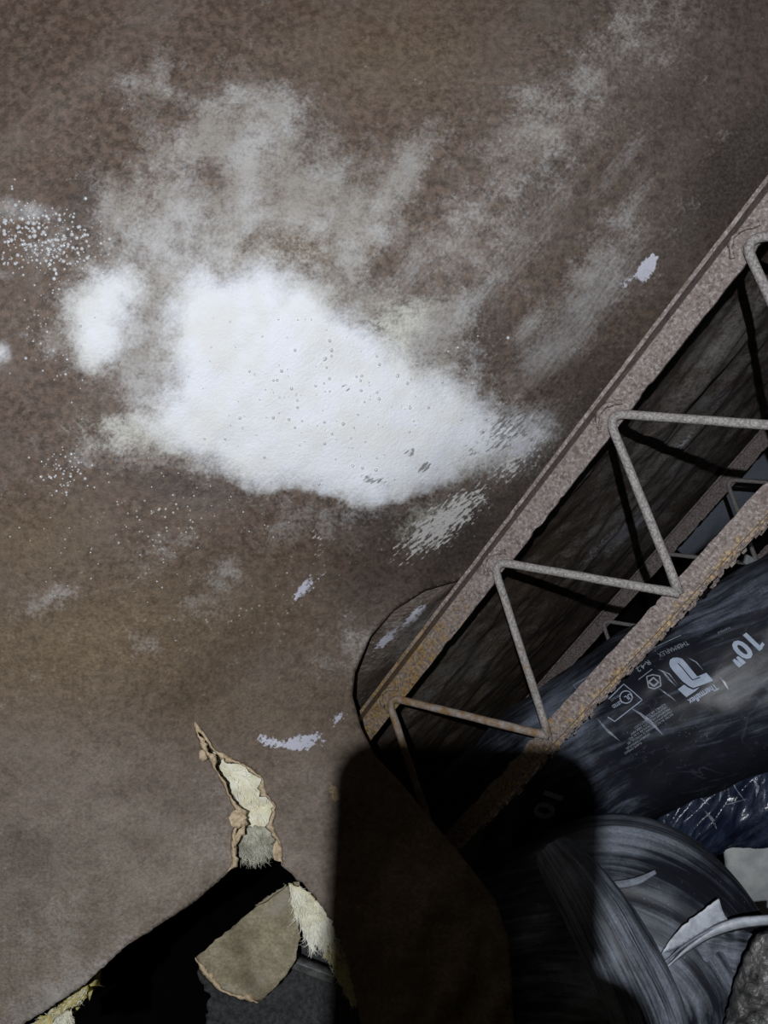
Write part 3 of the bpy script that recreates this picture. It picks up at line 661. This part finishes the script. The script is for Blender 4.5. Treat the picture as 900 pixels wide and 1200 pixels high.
duct3, bvh3 = make_duct('flexible_duct', 'crumpled shiny black duct neck squeezed between the two big ducts',
    [(770, 985, 1.26, 32), (815, 957, 1.25, 44), (860, 934, 1.25, 56), (920, 910, 1.25, 66), (1020, 875, 1.24, 70)], M_CRUMP,
    wrinkle(.022, .020, 177, 11, 2.2, 5.0), n=160, nt=140)
duct4, bvh4 = make_duct('flexible_duct', 'blue grey dusty duct piece far back past the second truss at the right edge',
    [(790, 640, 2.6, 22), (835, 597, 2.55, 30), (880, 565, 2.5, 34), (960, 520, 2.45, 36), (1080, 460, 2.4, 36)], M_DUCTDUST, wrinkle(.01, .02, 190), n=60, nt=48, dust=lambda x, y: np.full(x.shape, .5))

# folds, torn lining and seam on the bent duct
def sweep(name, parent, ctrl, mat, amp=.004, n=90, nt=40, flat=1., seed=5, lab=None, dust=.2):
    c = cat(ctrl, n); line = P(c[:, 0], c[:, 1], c[:, 2]); rad = c[:, 3] / F * c[:, 2]
    v, f, uv = tube_verts(line, rad, nt, wrinkle(amp, amp * 2, seed, 10, 2.5, 1))
    o = obj(name, v, f, mat, parent, uv=uv, attrs=dict(dust=np.full(len(v), dust)))
    if lab: o['label'] = lab
    return o
sweep('jacket_fold', duct2, [(650, 1000, .93, 22), (688, 1050, .868, 34), (722, 1110, .84, 42), (752, 1170, .832, 46), (776, 1250, .825, 42)], M_DUCTDUST, .007, 110, 60, seed=201, lab='thick dusty pleat bulging from the duct', dust=.06)
sweep('seam_lip', duct2, [(698, 1036, .893, 2.5), (720, 1037, .873, 4), (745, 1033, .862, 4), (768, 1022, .866, 2)], M_DUCTDUST, .0015, 40, 14, seed=205, dust=.25, lab='short pale puckered seam')
def flapz(x, y): return .826 + .00022 * (x - 780) + .004 * np.sin((x - y) / 14.) - .012 * smooth(780, 845, x)
pa = patch('torn_lining', [(776, 1118), (785, 1103), (800, 1086), (820, 1070), (843, 1054), (846, 1066), (849, 1073), (854, 1080), (838, 1085), (824, 1092), (806, 1104), (790, 1113)], flapz, M_FLAP, duct2, step=4, jag=.4, solid=.0018)
pa['label'] = 'pale torn triangle of duct lining standing up'
def skz(x, y): return .838 + .006 * np.sin(x / 5.5 + .01 * y) + .004 * fbm(x / 9, y / 60, 0, 8, 3) + .00012 * (y - 1100)
patch('jacket_skirt', [(783, 1134), (800, 1120), (825, 1104), (850, 1094), (872, 1090), (884, 1096), (874, 1120), (866, 1150), (858, 1190), (852, 1240), (806, 1240), (800, 1190), (792, 1155)], skz, M_DUCTDUST, duct2, step=4, solid=.002, uvs=900.,
      attrs=lambda x, y: dict(dust=.05 + .35 * blob(x, y, 830, 1180, 12, 60) + .25 * blob(x, y, 815, 1170, 8, 50)))
def strip(name, parent, path, widths, zv, mat, bow=.006, solid=.0015, lab=None, n=50):
    c = cat([(x, y, w, z) for (x, y), w, z in zip(path, widths, zv)], n)
    t = np.gradient(c[:, :2], axis=0); t /= np.linalg.norm(t, axis=1)[:, None]; nr = np.stack([-t[:, 1], t[:, 0]], -1)
    rows = []
    for k in np.linspace(-1, 1, 7):
        q = c[:, :2] + nr * (c[:, 2:3] / 2 * k); rows.append(P(q[:, 0], q[:, 1], c[:, 3] - bow * (1 - k * k)))
    v = np.vstack(rows); f = []
    for r in range(6):
        for i in range(n - 1): f.append((r * n + i, (r + 1) * n + i, (r + 1) * n + i + 1, r * n + i + 1))
    o = obj(name, v, f, mat, parent, solid=solid, attrs=dict(dust=np.full(len(v), .3)))
    if lab: o['label'] = lab
    return o
strip('lining_band', duct2, [(783, 1132), (806, 1112), (832, 1094), (862, 1083), (890, 1079), (930, 1076)], [3, 7, 12, 15, 14, 14], [.832, .826, .82, .814, .80, .775], M_FLAP, lab='pale curled band of torn lining')
strip('lining_band', duct2, [(780, 1127), (800, 1110), (824, 1095), (850, 1084)], [2, 4, 5, 3], [.83, .822, .818, .816], M_DUCTDUST, .003)

# ---------------------------------------------------------------- printing on the ducts
DARKP = mat_simple('black_print_gap', (.012, .013, .018), (.02, .022, .03), 60, .5, .05)
def drape(name, pts2, faces, bvh, mat, parent, lift=.0016):
    vs_ = []
    for x, y in pts2:
        d = Vector(ray(x, y)).normalized(); h = bvh.ray_cast(Vector((0, 0, 0)), d)
        if h[0] is None: h = (d * 1.1, -d)
        p = h[0]; vs_.append(np.array(p) - np.array(d) * lift)
    fl = []
    for f in faces:
        a, b, c_ = (np.array(pts2[i]) for i in f[:3])
        cr = (b[0] - a[0]) * (c_[1] - a[1]) - (b[1] - a[1]) * (c_[0] - a[0])
        fl.append(tuple(f) if cr < 0 else tuple(f[::-1]))
    return obj(name, np.array(vs_), fl, mat, parent, smooth_=False)
def glyphs(body, bold=0., space=1.0):
    cu = bpy.data.curves.new('t', 'FONT'); cu.body = body; cu.offset = bold; cu.resolution_u = 3; cu.space_character = space
    o = bpy.data.objects.new('t', cu); C.objects.link(o)
    me = bpy.data.meshes.new_from_object(o); bpy.data.objects.remove(o); bpy.data.curves.remove(cu)
    v = np.array([p.co[:2] for p in me.vertices]); f = [tuple(p.vertices) for p in me.polygons]; bpy.data.meshes.remove(me)
    return v, f
def print_text(name, body, bvh, parent, o, a, u, length, cap, mat=M_PRINT, bold=.0, sub=0, space=1.0):
    """o: baseline start, a: reading direction, u: letters' up, in picture pixels; then laid on the duct's surface"""
    v, f = glyphs(body, bold, space)
    x0, x1 = v[:, 0].min(), v[:, 0].max()
    v = np.stack([(v[:, 0] - x0) / (x1 - x0) * length, v[:, 1] / .70 * cap], -1)
    a = np.array(a, float); a /= np.linalg.norm(a); u = np.array(u, float); u /= np.linalg.norm(u)
    p = np.array(o, float) + v[:, :1] * a + v[:, 1:2] * u
    return drape(name, [tuple(q) for q in p], f, bvh, mat, parent)
def print_poly(name, poly, bvh, parent, mat=M_PRINT, step=5, lift=.0016):
    pl = dense(poly, step); pt_, f_ = triangulate(pl, step)
    return drape(name, [tuple(q) for q in pt_], f_, bvh, mat, parent, lift)
def print_line(name, path, w, bvh, parent, mat=M_PRINT, closed=False, lift=.0016):
    p = np.array(dense(path, 4, closed)); 
    if closed: p = np.vstack([p, p[:1]])
    t = np.gradient(p, axis=0); t /= np.linalg.norm(t, axis=1)[:, None] + 1e-9; nr = np.stack([-t[:, 1], t[:, 0]], -1) * w / 2; n = len(p)
    pts2 = [tuple(q) for q in np.vstack([p + nr, p - nr])]
    return drape(name, pts2, [(i, i + 1, n + i + 1, n + i) for i in range(n - 1)], bvh, mat, parent, lift)
def K(x, y): return (690 + x / 4.286, 720 + y / 4.286)   # measured on a fourfold enlargement of the label
AD, UD = (-.887, .46), (.62, .78)
print_text('printed_size', '10"', bvh1, duct1, K(795, 95), (-.80, .60), (.72, .69), 36, 25, bold=.035)
tp = np.array([875.5 + .72 * 25, 742.2 + .69 * 25]); av = np.array([-.8, .6]); uv_ = np.array([.72, .69])
print_poly('printed_size', [tuple(tp + av * i + uv_ * j) for i, j in ((1, 0), (-5, -2), (-5, -6), (1, -4))], bvh1, duct1, step=3)
stem = [(404, 245), (408, 228), (424, 218), (446, 216), (468, 222), (484, 238), (545, 312), (590, 293), (626, 332), (575, 352), (525, 370), (503, 360), (470, 335), (425, 285), (408, 262)]
print_poly('printed_logo', [K(*p) for p in stem], bvh1, duct1)
print_poly('printed_logo', [K(*p) for p in [(447, 376), (478, 353), (500, 368), (525, 378), (556, 366), (536, 385), (490, 416)]], bvh1, duct1)
print_line('printed_logo', [K(*p) for p in [(448, 245), (470, 268), (500, 305), (522, 330), (560, 315)]], 1.2, bvh1, duct1, DARKP, lift=.0030)
print_text('printed_name', 'Thermaflex', bvh1, duct1, K(634, 347), (-.86, .51), UD, 38, 8.0, bold=.02)
print_text('printed_name', 'THERMAFLEX', bvh1, duct1, K(492, 132), (-.915, .40), UD, 38, 5.5, M_PRINTDIM, .0)
print_line('printed_rule', [K(320, 170), K(385, 140), K(462, 105)], .9, bvh1, duct1, M_PRINTDIM)
print_text('printed_rating', 'R-4.2', bvh1, duct1, K(298, 228), (-.82, .57), UD, 18, 6, M_PRINTDIM, .01)
print_line('printed_rule', [K(250, 327), K(285, 300), K(318, 275)], .9, bvh1, duct1, M_PRINTDIM)
print_line('printed_badge', [K(290, 312), K(322, 303), K(356, 310), K(362, 358), K(330, 374), K(300, 366)], 1.4, bvh1, duct1, M_PRINTDIM, True)
print_line('printed_badge', [K(300, 340), K(325, 318), K(350, 340), K(328, 360)], 2.2, bvh1, duct1, M_PRINTDIM, True)
print_line('printed_frame', [K(100, 425), K(175, 350), K(222, 388), K(268, 430), K(200, 483), K(130, 538), K(95, 515)], 1.0, bvh1, duct1)
cc = [K(187 + 31 * math.cos(t), 415 + 31 * math.sin(t)) for t in np.linspace(0, 2 * math.pi, 22, endpoint=False)]
print_line('printed_mark', cc, 1.1, bvh1, duct1, M_PRINT, True)
print_text('printed_mark', 'UL', bvh1, duct1, K(207, 396), (-.85, .5), UD, 8.5, 6, M_PRINT, .02)
print_text('printed_mark', 'LISTED', bvh1, duct1, K(158, 432), (-.85, .52), UD, 12, 4, M_PRINT, .02)
print_text('printed_line', 'AIR DUCT', bvh1, duct1, K(150, 402), (-.85, .52), UD, 12, 2.6, M_PRINTDIM)
for k, (x, y, L, tx) in enumerate([(380, 447, 34, 'FLEXIBLE AIR DUCT'), (388, 460, 50, 'INSULATED FLEXIBLE AIR DUCT CLASS 1'), (402, 470, 60, 'MAXIMUM VELOCITY 5000 FPM'), (412, 482, 66, 'MAXIMUM POSITIVE PRESSURE 10 IN WG'), (418, 497, 70, 'RATED IN ACCORDANCE WITH UL 181'), (300, 595, 36, 'MAXIMUM TEMPERATURE'), (260, 640, 26, 'FLAME SPREAD')]):
    print_text('printed_line', tx, bvh1, duct1, K(x, y), (-.83, .55), UD, L * .9, 2.6, M_PRINTDIM)
print_text('printed_line', 'FLEXIBLE', bvh1, duct1, K(706, 62), (-.9, .42), UD, 16, 2.2, M_PRINTDIM)
print_line('printed_frame', [(672, 803), (684, 796), (696, 789), (699, 793), (688, 801), (676, 808)], .8, bvh1, duct1, M_PRINTDIM, True)
print_text('printed_size', '10', bvh1, duct1, (640, 926), (-.45, .75), (.85, .3), 34, 22, M_PRINTDIM, .03)
for k in range(3):
    print_text('printed_line', ['FLEXIBLE AIR DUCT', 'INSULATED AIR DUCT', 'CLASS 1 AIR DUCT'][k], bvh3, duct3, (872 - 3 * k, 880 + 6 * k), (-.83, .55), UD, 34, 2.8, M_PRINTDIM)

M_GLINT = mat_simple('painted_crease_glint', (.10, .115, .15), (.42, .46, .55), 130, .4, .2)  # pale strips: highlights on the glossy creases, painted in as colour
def crease_glint(path, w, bvh, parent):
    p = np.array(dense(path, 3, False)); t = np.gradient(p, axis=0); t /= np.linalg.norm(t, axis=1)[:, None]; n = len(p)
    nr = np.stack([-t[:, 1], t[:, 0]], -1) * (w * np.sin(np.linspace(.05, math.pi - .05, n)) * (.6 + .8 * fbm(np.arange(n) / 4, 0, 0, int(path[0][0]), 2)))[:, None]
    return drape('painted_glint', [tuple(a) for a in np.vstack([p + nr, p - nr])], [(i, i + 1, n + i + 1, n + i) for i in range(n - 1)], bvh, M_GLINT, parent, .0012)
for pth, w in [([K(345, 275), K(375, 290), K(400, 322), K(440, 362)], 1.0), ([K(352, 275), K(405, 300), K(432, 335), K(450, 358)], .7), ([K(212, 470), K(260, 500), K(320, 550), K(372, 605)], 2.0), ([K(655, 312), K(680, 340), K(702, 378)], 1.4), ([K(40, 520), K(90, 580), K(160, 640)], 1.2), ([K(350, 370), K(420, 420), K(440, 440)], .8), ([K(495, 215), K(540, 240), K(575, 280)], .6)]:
    crease_glint(pth, w, bvh1, duct1)
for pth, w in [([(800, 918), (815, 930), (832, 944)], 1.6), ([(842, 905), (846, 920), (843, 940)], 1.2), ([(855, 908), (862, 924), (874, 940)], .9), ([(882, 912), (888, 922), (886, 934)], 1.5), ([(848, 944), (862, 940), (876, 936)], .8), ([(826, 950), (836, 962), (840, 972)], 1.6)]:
    crease_glint(pth, w, bvh3, duct3)

# ================================================================== debris at the right edge
def lump(name, label, cat_, poly, z0, bulge, mat, solid=.02, seed=1, step=5, amp=.012, base=None, sc=22):
    t = setprops(patch(name, poly, lambda x, y: z0 - bulge * np.sqrt(np.clip(sdf(poly, x, y), 0, 60) / 60) + (fbm(x / sc, y / sc, 0, seed, 4) - .5) * amp, mat, None, step=step, jag=.8, seed=seed, solid=solid), label, cat_)
    return t
lump('plaster_scrap', 'pale grey scrap wedged right of the bent duct at the frame edge', 'debris', [(846, 992), (876, 974), (905, 964), (970, 940), (970, 1090), (905, 1100), (870, 1066), (852, 1035)], 1.38, .03, M_GYPSUM, seed=31)
fo = lump('foil_insulation', 'crumpled grey foil insulation in the bottom right corner', 'insulation', [(836, 1260), (848, 1200), (860, 1155), (872, 1120), (886, 1096), (910, 1082), (980, 1065), (980, 1260)], .80, .04, M_SCRIM, .008, 41, 4, .03, sc=14)
setprops(patch('plastic_clip', [(876, 650), (884, 654), (894, 659), (891, 668), (881, 665), (873, 660)], lambda x, y: hit_h(883, 658, H2 - .02)[2] + 0 * x, M_PLASTIC, None, step=3, solid=.02), 'small white plastic clip on the far truss web', 'clip')

# ================================================================== torn hole, lower left: wool, scrap, board
def fuzz(name, poly, zf, n, L, parent, mat=M_FIBRE, flow=None, seed=2, w=.5):
    rg = np.random.default_rng(seed); pa_ = np.array(poly); lo, hi = pa_.min(0), pa_.max(0); vs_, fs_ = [], []
    while len(vs_) < n:
        x, y = rg.uniform(lo, hi)
        if not inside(poly, np.array([x]), np.array([y]))[0]: continue
        a = rg.uniform(0, 2 * math.pi) if flow is None else rg.normal(flow, .45); l = L * rg.uniform(.4, 1.2)
        k = np.linspace(0, 1, 4); bend = rg.normal(0, .5)
        xs = x + l * k * np.cos(a + bend * k); ys = y + l * k * np.sin(a + bend * k)
        z = zf(np.array([x]), np.array([y]))[0] - .001 - rg.uniform(0, .010) * k
        nx, ny = -math.sin(a), math.cos(a); ww = w * (1 - .8 * k)
        m = len(vs_) * 8; vs_.append(np.vstack([P(xs + nx * ww, ys + ny * ww, z), P(xs - nx * ww, ys - ny * ww, z)]))
        for i in range(3): fs_.append((m + i, m + i + 1, m + 4 + i + 1, m + 4 + i))
    o = obj(name, np.vstack(vs_), fs_, mat, parent); o['kind'] = 'stuff'; return o
def wad(label, poly, z0, bulge, mat, n, L, flow=None, seed=1, fm=M_FIBRE, vis=None, solid=.03):
    t = thing('glass_wool_tuft', P(np.mean([p[0] for p in poly]), max(p[1] for p in poly), z0 + .02), label, 'insulation')
    zf = lambda x, y: z0 - bulge * np.sqrt(np.clip(sdf(poly, x, y), 0, 26) / 26) + (fbm(x / 11, y / 11, 0, seed, 4) - .5) * .014
    patch('wool', poly, zf, mat, t, step=3, jag=1.5, seed=seed, solid=solid, edge=3)
    fuzz('fibres', vis or poly, zf, n, L, t, fm, flow, seed, .4)
    return t
rip = wad('pale cream glass wool showing through the rip in the brown paper', [(222, 850), (245, 862), (285, 885), (325, 915), (338, 960), (336, 985), (318, 1000), (304, 1008), (287, 1006), (276, 992), (262, 960), (240, 915), (226, 880)], .985, .02, M_GLASSWOOL, 420, 9, math.radians(60), 51)
gp = ([(268, 975), (292, 968), (325, 968), (322, 992), (310, 1007), (295, 1011), (284, 1006), (274, 992)])
gz = lambda x, y: .962 - .010 * np.sqrt(np.clip(sdf(gp, x, y), 0, 20) / 20)
patch('grey_fringe', gp, gz, M_GREYWOOL, rip, step=3, jag=1.5, seed=57, solid=.01, edge=3)['label'] = 'grey dirty lower fringe'
fuzz('fibres', gp, gz, 500, 12, rip, M_GREYWOOL, math.radians(80), 57)
wad('yellow and white tuft of glass wool hanging right of the torn scrap', [(338, 1036), (352, 1038), (372, 1056), (392, 1082), (394, 1100), (386, 1108), (378, 1116), (372, 1106), (364, 1112), (356, 1096), (350, 1080), (342, 1062)], .963, .012, M_TUFT, 700, 15, math.radians(72), 53, solid=.006)
low = wad('ochre and white strip of glass wool under the sheet in the bottom left corner', [(20, 1215), (60, 1182), (92, 1156), (104, 1152), (100, 1172), (80, 1190), (60, 1230), (20, 1240)], .955, .012, M_YELLOWWOOL, 350, 9, math.radians(140), 55)
lp = ([(50, 1215), (66, 1192), (84, 1182), (88, 1196), (84, 1230), (50, 1240)])
lz = lambda x, y: .930 - .008 * np.sqrt(np.clip(sdf(lp, x, y), 0, 20) / 20)
patch('white_tuft', lp, lz, M_GLASSWOOL, low, step=3, jag=1.5, seed=59, solid=.008, edge=3)
fuzz('fibres', lp, lz, 350, 12, low, M_FIBRE, math.radians(100), 59)
wad('dim olive glass wool in the shadow below the hanging tuft', [(384, 1094), (398, 1098), (424, 1140), (432, 1180), (412, 1178), (396, 1150), (380, 1120)], 1.02, .014, M_YELLOWWOOL, 300, 10, math.radians(70), 61)
scrapP = [(350, 1032), (336, 1038), (318, 1050), (296, 1066), (270, 1088), (246, 1108), (230, 1122), (236, 1138), (246, 1150), (258, 1160), (282, 1170), (303, 1174), (318, 1162), (334, 1144), (346, 1124), (351, 1100), (350, 1072), (350, 1050)]
def scz(x, y): return .985 + .0006 * (1100 - y) * .3 + .016 * smooth(290, 265, x - (y - 1100) * .3) - .00012 * (x - 290) + (fbm(x / 40, y / 40, 0, 81, 3) - .5) * .012
scrap = thing('paper_scrap', P(303, 1174, 1.0), 'hanging tan torn paper scrap below the rip, lower left', 'paper scrap')
patch('paper', scrapP, scz, M_SCRAP, scrap, step=4, jag=.6, seed=6, solid=.002)
ribbon('torn_edge', [(230, 1122), (236, 1138), (246, 1150), (258, 1160), (282, 1170), (303, 1174)], 2, 7, 1 if False else -1, M_TORN, scrap, seed=12, zf=scz)['label'] = 'pale tan torn rim'
ribbon('torn_edge', [(336, 1038), (318, 1050), (300, 1062)], 1, 4, -1, M_SCRAP, scrap, seed=15, zf=scz)
setprops(patch('felt_board', [(236, 1118), (300, 1090), (380, 1080), (436, 1100), (440, 1300), (250, 1300), (242, 1240), (240, 1200), (246, 1170), (232, 1140)], lambda x, y: 1.09 - .00020 * (y - 1100) + (fbm(x / 14, y / 14, 0, 88, 3) - .5) * .008, M_FELT, None, step=5, jag=1.6, seed=9, solid=.012), 'rough dark grey felt board behind the torn scrap', 'board')
strip('metal_strip', None, [(330, 1126), (350, 1134), (372, 1142), (392, 1150)], [9, 10, 10, 10], [1.035, 1.038, 1.04, 1.043], M_GALV, .0, .02)
ms = [o for o in C.objects if o.name.startswith('metal_strip')][0]; setprops(ms, 'short dull metal strip poking out right of the torn scrap', 'metal strip')

# ================================================================== what casts the round-cornered shadow: phone, hand, flashlight (behind the picture plane)
def rounded_box(x0, x1, y0, y1, z0, z1, r, n=8):
    ring = []
    for cx, cy, a0 in ((x1 - r, y1 - r, 0), (x0 + r, y1 - r, 90), (x0 + r, y0 + r, 180), (x1 - r, y0 + r, 270)):
        for k in range(n + 1):
            a = math.radians(a0 + 90 * k / n); ring.append((cx + r * math.cos(a), cy + r * math.sin(a)))
    m = len(ring); v = [(x, y, z0) for x, y in ring] + [(x, y, z1) for x, y in ring]
    f = [tuple(range(m))[::-1], tuple(range(m, 2 * m))] + [(k, (k + 1) % m, m + (k + 1) % m, m + k) for k in range(m)]
    v = np.array(v); a = math.radians(-2.5); v[:, :2] = v[:, :2] @ np.array([[math.cos(a), math.sin(a)], [-math.sin(a), math.cos(a)]]); return v, f
M_PHONE = mat_simple('black_phone', (.01, .01, .011), (.015, .015, .016), 30, .35, .02)
M_SKIN = mat_simple('skin', (.42, .26, .19), (.52, .33, .25), 60, .55, .2, .001)
M_SLEEVE = mat_simple('dark_sleeve', (.02, .022, .03), (.035, .037, .045), 200, .9, .4)
phone = thing('phone', np.array([-.0225, -.14, .006]), 'black phone held upright in front of the flashlight', 'phone')
v, f = rounded_box(-.0592, .0142, -.140, .0155, .003, .011, .013); obj('body', v, f, M_PHONE, phone, smooth_=False)
v, f = rounded_box(-.0570, .0120, -.138, .0133, .0111, .0114, .011); obj('screen', v, f, M_PHONE, phone, smooth_=False)

def skinned(name, chains, mat, parent, root=0):
    vs_, es_, rs_ = [], [], []
    for ch in chains:                        # first entry may be an int: attach to an existing vertex
        prev = None
        for p in ch:
            if isinstance(p, int): prev = p; continue
            vs_.append(p[:3]); rs_.append(p[3]); i = len(vs_) - 1
            if prev is not None: es_.append((prev, i))
            prev = i
    org = np.array(world_of(parent)); me = bpy.data.meshes.new(name)
    me.from_pydata((W(np.array(vs_)) - org).tolist(), es_, []); me.materials.append(mat)
    o = bpy.data.objects.new(name, me); C.objects.link(o); o.parent = parent
    m = o.modifiers.new('skin', 'SKIN'); m.use_smooth_shade = True
    for i, r_ in enumerate(rs_):
        me.skin_vertices[0].data[i].radius = (r_, r_); me.skin_vertices[0].data[i].use_root = (i == root)
    s = o.modifiers.new('sub', 'SUBSURF'); s.levels = 1; s.render_levels = 2
    return o
hand = thing('hand', np.array([.07, -.30, .03]), 'bare right hand gripping the phone from below', 'hand')
ch = [[(.075, -.235, .020, .026), (.060, -.175, .000, .024), (.046, -.135, -.014, .024), (.028, -.098, -.024, .022), (.022, -.070, -.022, .017)]]
for y, x0, L in ((-.058, .012, .066), (-.080, .014, .070), (-.101, .014, .070), (-.120, .014, .060)):
    ch.append([3, (x0, y, -.016, .0098), (x0 - L * .45, y + .004, -.011, .0088), (x0 - L * .92, y + .006, -.0105, .0078)])
ch.append([2, (.044, -.108, .004, .013), (.030, -.074, .012, .0105), (.0125, -.044, .0225, .0075)])
skinned('skin', ch, M_SKIN, hand)
skinned('sleeve', [[(.070, -.222, .017, .034), (.105, -.31, .05, .042), (.15, -.42, .11, .050)]], M_SLEEVE, hand)

torch = thing('flashlight', LPOS + np.array([0, 0, .15]), 'small black flashlight held behind the phone', 'flashlight')
ax = (TARGET - LPOS) / np.linalg.norm(TARGET - LPOS)
prof = [(-.150, .012), (-.148, .013), (-.060, .013), (-.045, .0175), (-.010, .0185), (-.006, .017)]
line = np.array([LPOS + ax * (a - .003) for a, _ in prof]); v, f, _ = tube_verts(line, [r_ for _, r_ in prof], 28); obj('body', v, f, M_PHONE, torch)
lamp.parent = torch; lamp.location = Vector(W(LPOS)) - torch.location
